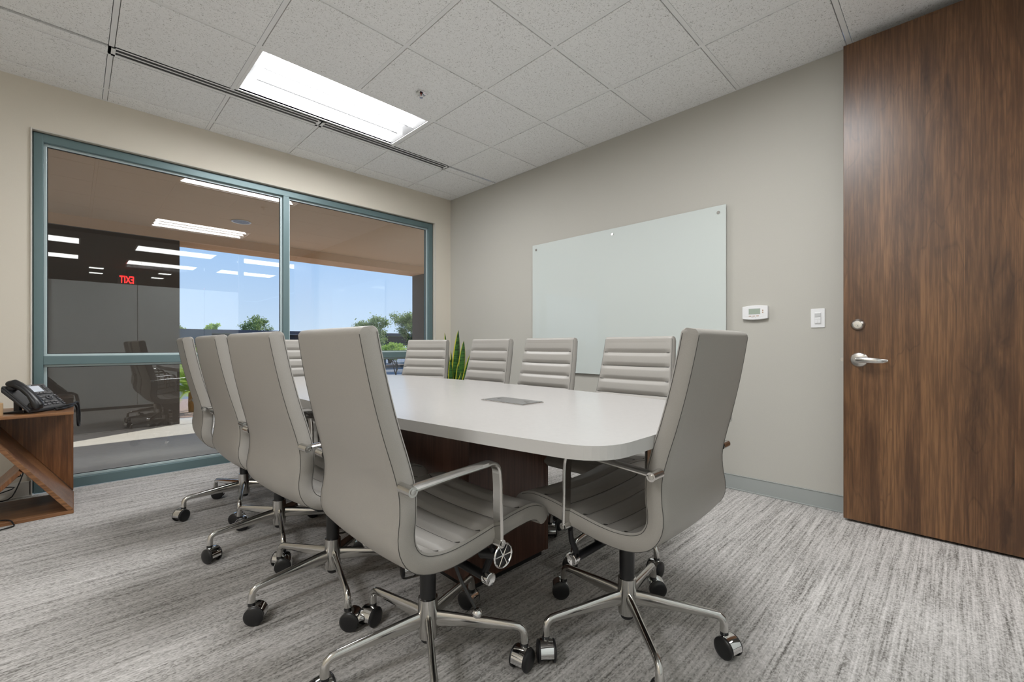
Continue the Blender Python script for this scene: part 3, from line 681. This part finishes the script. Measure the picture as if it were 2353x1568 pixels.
# ------------------------------------------------------------------ whiteboard, thermostat, switch
wb = thing('whiteboard', 'frameless white glass board on pins on the taupe wall', 'whiteboard', (XR, 2.013, 1.354))
HB, VB = .905, .614
MB().box(-.026, -.020, -HB, HB, -VB, VB).build('glass_sheet', [M['board']], wb, bevel=.001)
for y in (-.855, 0, .855):
    for z in (-.565, .565):
        MB().lathe([(.001, -.032), (.010, -.032), (.0115, -.030), (.0115, -.026), (.009, -.020), (.009, 0), (.001, 0)], c=(0, y, z), axis='X', seg=24).build('mounting_pin', M['nickel'], wb, smooth=True)
th = thing('thermostat', 'white programmable thermostat on the wall beside the whiteboard', 'thermostat', (XR, .927, 1.207))
poly = []
for k in range(9): u = -1+2*k/8; poly.append((u*.078, .042+.007*(1-u*u)))
poly = poly+[(x, -z) for x, z in reversed(poly)]
m = MB(); n_ = len(poly); m.add([(-.004, y, z) for y, z in poly]+[(-.026, y*.985, z*.97) for y, z in poly], [tuple(range(n_)), tuple(range(n_, 2*n_))]+[(i, (i+1) % n_, n_+(i+1) % n_, n_+i) for i in range(n_)])
m.build('cover', M['white_p'], th, bevel=.004, bseg=3)
m = MB(); m.box(-.006, 0, -.070, .070, -.038, .038); m.build('back_plate', M['white_p'], th)
m = MB(); m.box(-.0268, -.026, -.056, .062, -.026, .028); m.build('face_panel', M['white_p'], th, bevel=.0008)
m = MB(); m.box(-.0278, -.0266, -.033, .036, -.010, .025); m.build('display', M['lcd'], th)
m = MB(); m.box(-.0274, -.0266, -.035, .038, .025, .0265); m.box(-.0274, -.0266, -.035, .038, -.0115, -.010); m.build('display_rim', M['grey_print'], th)
for z in (.012, -.001): MB().sphere((-.0265, -.048, z), .005, 12, (.4, .8, 1)).build('button', M['brown_print'], th, smooth=True)
for y in (.028, .006, -.017): MB().box(-.0278, -.026, y-.008, y+.008, -.0245, -.0205).build('button', M['brown_print'], th, bevel=.0008)
for y, w__ in ((.014, .007), (-.004, .003)): MB().box(-.0270, -.0262, y-w__, y+w__, -.0345, -.0325).build('lettering', M['grey_print'], th)
sw = thing('light_switch', 'white wall switch plate with sensor between thermostat and door', 'light switch', (XR, .582, 1.156))
MB().box(-.006, 0, -.036, .036, -.058, .058).build('wall_plate', M['white_p'], sw, bevel=.002)
MB().box(-.011, -.005, -.0165, .0165, -.034, .034).build('switch_body', M['white_p'], sw, bevel=.0015)
MB().box(-.0135, -.010, -.0145, .0145, .006, .029).build('sensor_lens', mat('sensor_lens', (.55, .55, .55), .4), sw, bevel=.001)
MB().box(-.0128, -.010, -.0145, .0145, -.010, .004).build('button', M['white_p'], sw, bevel=.001)
for s_ in (-1, 1): MB().box(-.0128, -.010, s_*.0075-.0068, s_*.0075+.0068, -.031, -.0125).build('button', M['white_p'], sw, bevel=.001)

# ------------------------------------------------------------------ snake plant in the corner
sp_ = thing('snake_plant', 'snake plant with yellow-edged leaves in the corner behind the chairs', 'plant', (2.98, 3.90, 0))
MB().lathe([(.001, 0), (.11, 0), (.135, .20), (.145, .34), (.150, .36), (.138, .36), (.130, .32), (.001, .32)], seg=32).build('pot', mat('white_ceramic_pot', (.55, .55, .53), .3), sp_, smooth=True)
MB().lathe([(.001, .315), (.132, .315), (.132, .325), (.001, .33)], seg=32).build('soil', M['bark'], sp_, smooth=True)
def m_snake():
    m = mat('snake_leaf_green', (.03, .09, .02), .35, spec=.5); t_ = NT(m); n_ = t_.noise(t_.coord((1, 1, 12)), 6, 3, .6, 1); t_.l(t_.ramp(n_, [(.4, (.012, .05, .012)), (.6, (.06, .17, .03))]), t_.b.inputs['Base Color']); return m
Msn = m_snake(); Mye = mat('yellow_leaf_edge', (.50, .47, .04), .4)
def sleaf(bx, by, tx, ty, h, w_, tw=0):
    vs = []; fs = []; mi = []; N_ = 18; ks = (-1, -.78, -.3, 0, .3, .78, 1)
    for i in range(N_+1):
        u = i/N_; z = .30+(h-.30)*u; x = bx+(tx-bx)*u**1.6; y = by+(ty-by)*u**1.6
        ww = w_*(.55+.9*u-.35*u*u)*(1-u**5)**.8 if u < 1 else 0.; a = tw+u*1.1
        for k in ks: vs.append((x+k*ww*math.cos(a)-.10*ww*(1-k*k)*math.sin(a)*4, y+k*ww*math.sin(a)+.10*ww*(1-k*k)*math.cos(a)*4, z))
    m = MB()
    for i in range(N_):
        for k in range(6):
            m.m = 1 if k in (0, 5) else 0
    m = MB(); n0 = len(ks); base_v = vs; m.v = vs
    for i in range(N_):
        for k in range(n0-1): m.f.append((i*n0+k, i*n0+k+1, (i+1)*n0+k+1, (i+1)*n0+k)); m.mi.append(1 if k in (0, n0-2) else 0)
    o_ = m.build('leaf', [Msn, Mye], sp_, smooth=True); so = o_.modifiers.new('solid', 'SOLIDIFY'); so.thickness = .003
LV = [((.02, .02), (.03, -.04), 1.16, .052, 2.3), ((-.02, .05), (-.03, .13), 1.13, .036, 2.4), ((.05, -.04), (.07, -.085), 1.04, .044, 2.0), ((.04, -.09), (.06, -.22), .91, .036, 2.2),
      ((0, .02), (-.02, .03), .93, .034, 2.7), ((-.05, -.02), (-.08, -.04), .84, .034, 2.1), ((.0, -.06), (-.02, -.10), .80, .036, 2.5), ((.06, .03), (.09, .05), .86, .030, 2.2), ((-.04, .06), (-.08, .10), .80, .034, 2.3), ((-.06, .0), (-.10, .02), .72, .036, 2.0), ((-.01, -.09), (-.0, -.13), .70, .034, 2.2)]
for (b0, t0, h_, w_, tw) in LV: sleaf(b0[0], b0[1], t0[0], t0[1], h_, w_, tw)

# ------------------------------------------------------------------ side table, phone, cup, cables at the left
stx0, stx1, sty0, sty1, stz = -.56, 0.0, 3.655, 4.13, .60
st = thing('side_table', 'brown wooden side table with crossed diagonal boards under the phone', 'side table', (-.28, 3.655, 0))
def L(x, y, z): return (x+.28, y-3.655, z)
m = MB(); m.box(stx0+.28, stx1+.28, 0, sty1-sty0, stz-.018, stz); m.build('top_board', M['stand_wood_h'], st, bevel=.003)
m = MB(); m.box(stx0+.28, stx1+.28, 0, sty1-sty0, 0.0, .022); m.build('bottom_board', M['stand_wood_h'], st, bevel=.003)
def slab(pa, pb, th, y0, y1, nm, mt):
    a = Vector((pa[0], 0, pa[1])); b_ = Vector((pb[0], 0, pb[1])); d_ = (b_-a).normalized(); n__ = Vector((-d_.z, 0, d_.x))*th/2
    c4 = [a-n__, b_-n__, b_+n__, a+n__]; m = MB(); m.add([(q.x, y, q.z) for y in (y0, y1) for q in c4], [(0, 1, 2, 3), (7, 6, 5, 4), (0, 4, 5, 1), (1, 5, 6, 2), (2, 6, 7, 3), (3, 7, 4, 0)])
    return m.build(nm, mt, st, bevel=.002)
slab((.268, .022), (-.112, .585), .021, .0, sty1-sty0, 'diagonal_board', M['stand_wood_h'])
slab((-.165, .024), (.07, .285), .021, .01, sty1-sty0, 'diagonal_board', M['stand_wood'])
# upright triangular board closing the upper right
m = MB(); yb = sty1-sty0
m.add([(p_[0], y, p_[1]) for y in (yb-.028, yb-.002) for p_ in ((.278, .582), (-.10, .582), (.278, .032))], [(0, 1, 2), (5, 4, 3), (0, 3, 4, 1), (1, 4, 5, 2), (2, 5, 3, 0)]); m.build('upright_panel', M['stand_wood'], st, bevel=.001)

ph = thing('desk_phone', 'black office desk phone with coiled cord on the side table', 'telephone', (-.182, 3.684, stz), math.radians(52))
# local: x along the front edge (0..W), y to the back, tilted face
PWd, PDp = .250, .20
Mph = mat('dark_grey_plastic', (.030, .031, .034), .38)
yb_, zf, zb = .14, .020, .155
m = MB(); m.add([(0, 0, .004), (PWd, 0, .004), (PWd, yb_, zb-.03), (0, yb_, zb-.03), (0, 0, zf), (PWd, 0, zf), (PWd, yb_, zb), (0, yb_, zb)], [(0, 3, 2, 1), (4, 5, 6, 7), (0, 1, 5, 4), (1, 2, 6, 5), (2, 3, 7, 6), (3, 0, 4, 7)])
m.build('body', Mph, ph, bevel=.006, bseg=3)
m = MB(); m.add([(.03, .05, .0), (.22, .05, 0), (.22, .17, .0), (.03, .17, .0), (.03, .05, .02), (.22, .05, .02), (.22, .17, .006), (.03, .17, .006)], [(0, 3, 2, 1), (4, 5, 6, 7), (0, 1, 5, 4), (1, 2, 6, 5), (2, 3, 7, 6), (3, 0, 4, 7)])
m.box(.05, .07, .09, .12, .01, .10); m.box(.18, .20, .09, .12, .01, .10); m.build('foot_stand', M['black'], ph, bevel=.003)
sl = Vector((0, yb_, zb-zf)).normalized(); nn = Vector((0, -sl.z, sl.y)); FL = math.hypot(yb_, zb-zf)
def face(x, s, h=0): q = Vector((x, 0, zf))+sl*s+nn*h; return q
def fplate(x0, x1, s0, s1, h0, h1, nm, mt, par, bv=.001):
    q = [face(x0, s0, h0), face(x1, s0, h0), face(x1, s1, h0), face(x0, s1, h0), face(x0, s0, h1), face(x1, s0, h1), face(x1, s1, h1), face(x0, s1, h1)]
    m_ = MB(); m_.add(q, [(0, 3, 2, 1), (4, 5, 6, 7), (0, 1, 5, 4), (1, 2, 6, 5), (2, 3, 7, 6), (3, 0, 4, 7)]); return m_.build(nm, mt, par, bevel=bv)
fplate(.075, .250, .108, .190, 0, .003, 'screen_bezel', M['black'], ph); fplate(.098, .205, .128, .176, .003, .0042, 'screen', mat('phone_lcd', (.42, .46, .52), .15), ph)
fplate(.12, .165, .181, .185, .003, .0036, 'brand_strip', M['grey_print'], ph, 0)
Mkey = mat('grey_key', (.10, .10, .105), .35)
for r in range(4):
    for c_ in range(3): fplate(.090+c_*.024, .107+c_*.024, .018+r*.021, .030+r*.021, 0, .005, 'key', Mkey, ph, .002)
for k in range(5): fplate(.098+k*.022, .114+k*.022, .113, .121, .003, .006, 'key', Mkey, ph, .002)
for k in range(6): fplate(.222, .244, .126+k*.0095, .132+k*.0095, .003, .006, 'key', Mkey, ph, .0015)
for k in range(7): fplate(.234, .248, .014+k*.0122, .021+k*.0122, 0, .005, 'key', Mkey, ph, .0015)
for (a, b_) in ((.172, .190), (.196, .214)): fplate(a, b_, .022, .030, 0, .005, 'key', Mkey, ph, .0015); fplate(a, b_, .038, .046, 0, .005, 'key', Mkey, ph, .0015)
q = face(.195, .078, .002); m = MB(); m.tube([face(.195+.016*math.cos(a), .078+.013*math.sin(a), .003) for a in [2*PI*k/20 for k in range(20)]], .0035, 8, closed=True); m.tube([face(.191, .078, .003), face(.199, .078, .003)], .005, 8)
m.build('navigation_ring', Mkey, ph, smooth=True)
# handset: curved bar on the left side
hp = [face(.034, s, h) for s, h in ((-.012, .020), (.004, .030), (.03, .042), (.07, .052), (.11, .054), (.15, .048), (.178, .036), (.196, .022))]
hr = [(.016, .022), (.026, .028), (.021, .027), (.016, .024), (.016, .024), (.020, .026), (.026, .029), (.016, .022)]
m = MB(); m.tube(hp, hr, 20, up=nn); hs_ = m.build('handset', M['black'], ph, smooth=True)
m = MB(); m.lathe([(.001, 0), (.022, 0), (.025, .012), (.022, .022), (.001, .022)], seg=24); e1 = m.build('earpiece', M['black'], hs_, smooth=True)
e1.matrix_local = Matrix.Translation(face(.034, .168, .004)) @ nn.to_track_quat('Z', 'Y').to_matrix().to_4x4()
m = MB(); m.lathe([(.001, 0), (.022, 0), (.025, .010), (.022, .020), (.001, .020)], seg=24); e2 = m.build('mouthpiece', M['black'], hs_, smooth=True)
e2.matrix_local = Matrix.Translation(face(.034, .018, .004)) @ nn.to_track_quat('Z', 'Y').to_matrix().to_4x4()
# cradle side wall under the handset
fplate(.004, .066, -.004, FL, -.002, .008, 'cradle', Mph, ph, .004)
# coiled cord: from under the phone along the table edge and over it (world coordinates, child of the phone)
ctr = [(-.075, 3.76, .608), (-.05, 3.79, .608), (-.035, 3.83, .609), (-.015, 3.87, .610), (-.004, 3.93, .612), (.004, 3.99, .618), (.012, 4.05, .618), (.020, 4.06, .605), (.026, 4.055, .56), (.027, 4.05, .52), (.026, 4.045, .480), (.024, 4.03, .466), (.019, 4.01, .478), (.016, 4.0, .53), (.014, 3.99, .585), (.004, 3.95, .615), (-.012, 3.90, .620), (-.030, 3.86, .620), (-.05, 3.82, .618), (-.08, 3.77, .612)]
cc, CL = catmull(ctr, 2000); helix = []
for i, P in enumerate(cc):
    t_ = (cc[min(i+1, 1999)]-cc[max(i-1, 0)]).normalized(); u = (Vector((1, .3, .1)).cross(t_)); u = u.normalized() if u.length > .01 else Vector((0, 0, 1)); v = t_.cross(u)
    a = i*2*PI/8.5; helix.append(P+u*.0052*math.cos(a)+v*.0052*math.sin(a))
m = MB(); m.tube(helix, .0014, 5); cd = m.build('coiled_cord', M['black'], ph, smooth=True); bpy.context.view_layer.update(); cd.matrix_parent_inverse = ph.matrix_world.inverted()
cup = MB().lathe([(.001, 0), (.036, 0), (.038, .003), (.038, .070), (.036, .072), (.034, .070), (.034, .006), (.001, .006)], c=(0, 0, 0), seg=36).build('pencil_cup', M['cup'], None, smooth=True, loc=(-.314, 3.702, stz)); tag(cup, 'pale wooden cup at the left edge of the side table', 'cup')
def cable(pts, nm, lab):
    P, _ = catmull(pts, 60); o_ = MB().tube(P, .0035, 8).build(nm, M['black'], None, smooth=True); return tag(o_, lab, 'cable')
cable([(-.75, 4.16, .30), (-.45, 4.18, .06), (-.42, 4.16, .05), (-.30, 4.175, .02), (-.25, 4.18, .10), (-.20, 4.19, .30), (-.16, 4.17, .50), (-.15, 4.16, .64), (-.16, 4.10, .616), (-.17, 4.03, .606)], 'power_cable', 'black cable rising behind the side table to the phone')
cable([(-.75, 4.0, .005), (-.50, 3.62, .005), (-.36, 3.56, .006), (-.24, 3.60, .006), (-.235, 3.635, .008), (-.25, 3.66, .0265), (-.30, 3.70, .0258), (-.45, 3.72, .0258)], 'power_cable', 'black cable looping over the bottom board of the side table onto carpet')
cable([(-.62, 4.16, .004), (-.50, 4.18, .06), (-.36, 4.2, .15), (-.26, 4.21, .165), (-.235, 4.22, .155), (-.27, 4.22, .145), (-.42, 4.21, .12), (-.46, 4.2, .09), (-.30, 4.2, .095), (-.265, 4.2, .085), (-.30, 4.2, .072), (-.42, 4.19, .04), (-.55, 4.18, .004)], 'power_cable', 'black cable folded in loops near the window-side baseboard')

# ------------------------------------------------------------------ outside
out = MB(); out.box(-6, 9, YW+.16, 7.55, -.12, -.02); struct(out.build('ground_sidewalk', M['concrete']))
j = MB()
for x in (-3.2, 3.4): j.box(x-.004, x+.004, YW+.2, 7.5, -.0205, -.0185)
j.box(-6, 9, 6.93, 6.937, -.0205, -.0185); struct(j.build('trim_3', mat('dark_slab_joint', (.12, .11, .10), .9)))  # dark lines along the slab joints
def terrain(name, m, y0, y1, z0, z1, x0, x1):
    q = MB(); q.add([(x0, y0, z0), (x1, y0, z0), (x1, y1, z1), (x0, y1, z1), (x0, y0, z0-.3), (x1, y0, z0-.3), (x1, y1, z1-.3), (x0, y1, z1-.3)], [(0, 1, 2, 3), (7, 6, 5, 4), (0, 4, 5, 1), (2, 6, 7, 3), (0, 3, 7, 4), (1, 5, 6, 2)]); return struct(q.build(name, m))
terrain('ground_gravel', M['gravel'], 7.55, 11, -.03, -.10, -25, 40); terrain('ground_slope', M['gravel'], 11, 15, -.10, -.6, -25, 60); terrain('ground_parking', M['asphalt'], 15, 27.5, -.6, -.6, -40, 90)
terrain('ground_island', M['gravel'], 27.5, 32, -.58, -.58, -40, 90); terrain('ground_far', M['asphalt'], 32, 140, -.6, -.6, -120, 220)
struct(MB().box(-6, 9, YW+.16, 7.02, 2.455, 2.75).build('ceiling_canopy', M['stucco']))
struct(MB().box(-6, 9, 7.0, 7.45, 2.335, 3.1).build('trim_4', M['stucco2']))
struct(MB().box(-6, 9, YW+.16, YW+.30, 2.455, 3.2).build('wall_exterior', M['stucco']))
pl = MB().box(-1.4, .962, 7.01, 7.42, -.03, 2.34).build('canopy_pillar', M['stucco_p'], None); tag(pl, 'wide shaded brown pillar under the canopy edge, left in the window', 'pillar', 'pillars holding the canopy')
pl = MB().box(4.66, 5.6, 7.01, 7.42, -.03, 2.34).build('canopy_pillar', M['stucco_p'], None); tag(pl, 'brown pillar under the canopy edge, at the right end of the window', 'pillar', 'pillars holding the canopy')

# parking shelter
cp = thing('parking_shelter', 'long dark steel parking shelter across the lot', 'carport', (10, 28, -.6))
MB().box(-26, 40, -.5, 5.0, 2.36, 2.42).build('roof_deck', M['steel_dark'], cp)
MB().box(-26, 40, -.56, -.5, 2.22, 2.43).build('fascia', mat('grey_brown_fascia', (.10, .09, .10), .5), cp)
MB().box(-26, 40, -.30, -.2, 1.72, 2.22).build('beam', M['steel_dark'], cp)
MB().box(-26, 40, -.42, -.22, 1.58, 1.70).build('lower_rail', mat('brown_rail', (.07, .055, .055), .5), cp)
MB().box(-7.2, -4.9, -.70, -.57, 1.60, 2.42).build('end_panel', M['steel_dark2'], cp)
for x in (-12, -5.4, 4.95, 14.5, 24): MB().box(x-.26, x+.26, -.45, -.05, 0, 2.22).build('post', M['steel_dark2'], cp)
text_mesh('13', .34, 'bay_number', M['white_num'], cp, Matrix.Translation((-1.98, -.315, 1.93)) @ Matrix.Rotation(PI/2, 4, 'X'), .004)

# trees
def tree(name, x, y, z0, H, R, lab, mt, n, seed, trunk_h=.4, leaf=.10, grp=None, lean=.2, squash=.62):
    rnd = random.Random(seed); t_ = thing(name, lab, 'tree', (x, y, z0), 0, grp); m = MB(); tips = []
    def branch(p0, d_, ln, r, dep):
        pts = [p0]; d = d_.copy()
        for _ in range(4):
            d = (d+Vector((rnd.uniform(-.28, .28), rnd.uniform(-.28, .28), rnd.uniform(-.1, .16)))).normalized(); pts.append(pts[-1]+d*ln/4)
        m.tube(pts, [r*(1-.13*k) for k in range(5)], 6)
        if dep >= 2: tips.extend(pts[1:])
        if dep < 4:
            for _ in range(3 if dep < 3 else 2):
                a = rnd.uniform(0, 2*PI); nd = (d+Vector((math.cos(a), math.sin(a), rnd.uniform(-.05, .5)))*rnd.uniform(.6, 1.1)).normalized(); branch(pts[-1 if rnd.random() < .6 else 3], nd, ln*.66, r*.55, dep+1)
    tr_h = H*trunk_h
    for k in range(3): a = rnd.uniform(0, 2*PI); branch(Vector((rnd.uniform(-.1, .1), rnd.uniform(-.1, .1), 0)), Vector((math.cos(a)*lean*1.6, math.sin(a)*lean*1.6, 1)).normalized(), tr_h*1.2, H*.022, 0)
    # fit to the wanted crown
    zs = [p_.z for p_ in tips]; rx = max(max(abs(p_.x), abs(p_.y)) for p_ in tips); kz = (H*.97)/max(zs); kr = R/rx
    m.v = [(v[0]*kr, v[1]*kr, v[2]*kz) for v in m.v]; m.build('branches', M['bark'], t_, smooth=True)
    lf = MB(); vs = []; fs = []
    for _ in range(n):
        p_ = rnd.choice(tips); sd_ = rnd.gauss; q = Vector((p_.x*kr, p_.y*kr, p_.z*kz))+Vector((sd_(0, R*.07), sd_(0, R*.07), sd_(0, R*.045)))
        if q.z < H*.12: continue
        a = Vector((rnd.uniform(-1, 1), rnd.uniform(-1, 1), rnd.uniform(-.8, .8))).normalized(); b_ = a.cross(Vector((rnd.uniform(-1, 1), rnd.uniform(-1, 1), rnd.uniform(-1, 1)))).normalized(); s0 = leaf*rnd.uniform(.6, 1.3)
        i = len(vs); vs += [q-a*s0, q+b_*s0*.42, q+a*s0, q-b_*s0*.42]; fs.append((i, i+1, i+2, i+3))
    lf.v = [tuple(v) for v in vs]; lf.f = fs; lf.mi = [0]*len(fs); lf.build('foliage', mt, t_); return t_
GT = 'trees beyond the parking shelter'
tree('desert_tree', 12.6, 24.6, -.6, 3.45, 1.75, 'leafy green tree right of the window mullion, tallest in view', M['leaf_d'], 13000, 3, leaf=.065, grp=GT)
tree('desert_tree', 15.9, 24.9, -.6, 3.95, 1.75, 'airy green tree beside the right pillar', M['leaf_d'], 11000, 11, leaf=.06, grp=GT)
tree('desert_tree', 11.9, 20.6, -.6, 1.75, 1.3, 'low bright green tree seen under the parking shelter', M['leaf_b'], 6000, 19, leaf=.05, trunk_h=.45, grp=GT)
tree('desert_tree', 12.3, 46, -.6, 4.5, 1.75, 'small round tree above the parking shelter, left of the mullion', M['leaf_d'], 2600, 5, leaf=.10, grp=GT)
tree('desert_tree', 6.2, 54, -.6, 3.9, 2.2, 'low sparse tree line above the shelter beside the wide pillar', M['leaf_d'], 2500, 23, leaf=.18, grp=GT)
tree('desert_tree', 9.6, 49, -.6, 3.75, 1.4, 'small yellow-green tree above the parking shelter', M['leaf_b'], 1500, 29, leaf=.18, grp=GT)
for k, (x, y, h_, r_) in enumerate(((16.4, 35.5, 2.5, 1.7), (20.0, 35.5, 2.6, 1.8), (23.9, 36, 2.6, 1.9))):
    tree('desert_bush', x, y, -.6, h_, r_, ['green bush behind the shelter post', 'green bush behind the low bright tree', 'green bush farthest right behind the parking shelter'][k], M['leaf_b'], 6000, 40+k, leaf=.13, trunk_h=.2, grp='bushes behind the parking shelter')
# bright tufted palm by the pillar
pt_ = thing('tufted_palm', 'bright green spiky tufted plant by the wide brown pillar', 'plant', (1.30, 8.35, -.04))
MB().lathe([(.001, 0), (.045, 0), (.05, .10), (.045, .30), (.03, .36)], seg=16).build('trunk', M['trunk_o'], pt_, smooth=True)
rnd = random.Random(4)
for k in range(84):
    a = rnd.uniform(0, 2*PI); el_ = rnd.uniform(.15, 1.45); ln = rnd.uniform(.55, .95); m = MB(); vs = []; fs = []; NN = 10
    for i in range(NN+1):
        u = i/NN; rr = ln*u*math.cos(el_)+.12*u*u; z = .30+ln*u*math.sin(el_)-.35*u*u*math.cos(el_)
        c = Vector((rr*math.cos(a), rr*math.sin(a), z)); sd_ = Vector((-math.sin(a), math.cos(a), 0))*(.006)
        vs += [c-sd_, c+sd_]
    for i in range(NN): fs.append((2*i, 2*i+1, 2*i+3, 2*i+2))
    for i in range(2, NN+1):
        for q_ in range(3):
            for sg in (-1, 1):
                u = (i-q_/3)/NN; rr = ln*u*math.cos(el_)+.12*u*u; z = .30+ln*u*math.sin(el_)-.35*u*u*math.cos(el_); c = Vector((rr*math.cos(a), rr*math.sin(a), z))
                t2 = Vector((math.cos(a)*.6, math.sin(a)*.6, .15)); s2 = Vector((-math.sin(a), math.cos(a), 0))*sg; tip = c+(t2+s2)*.10*(1.1-u*.4); i0 = len(vs)
                vs += [c, c+Vector((0, 0, .008)), tip]; fs.append((i0, i0+1, i0+2))
    m.v = [tuple(v) for v in vs]; m.f = fs; m.mi = [0]*len(fs); m.build('frond', M['leaf_b'], pt_)
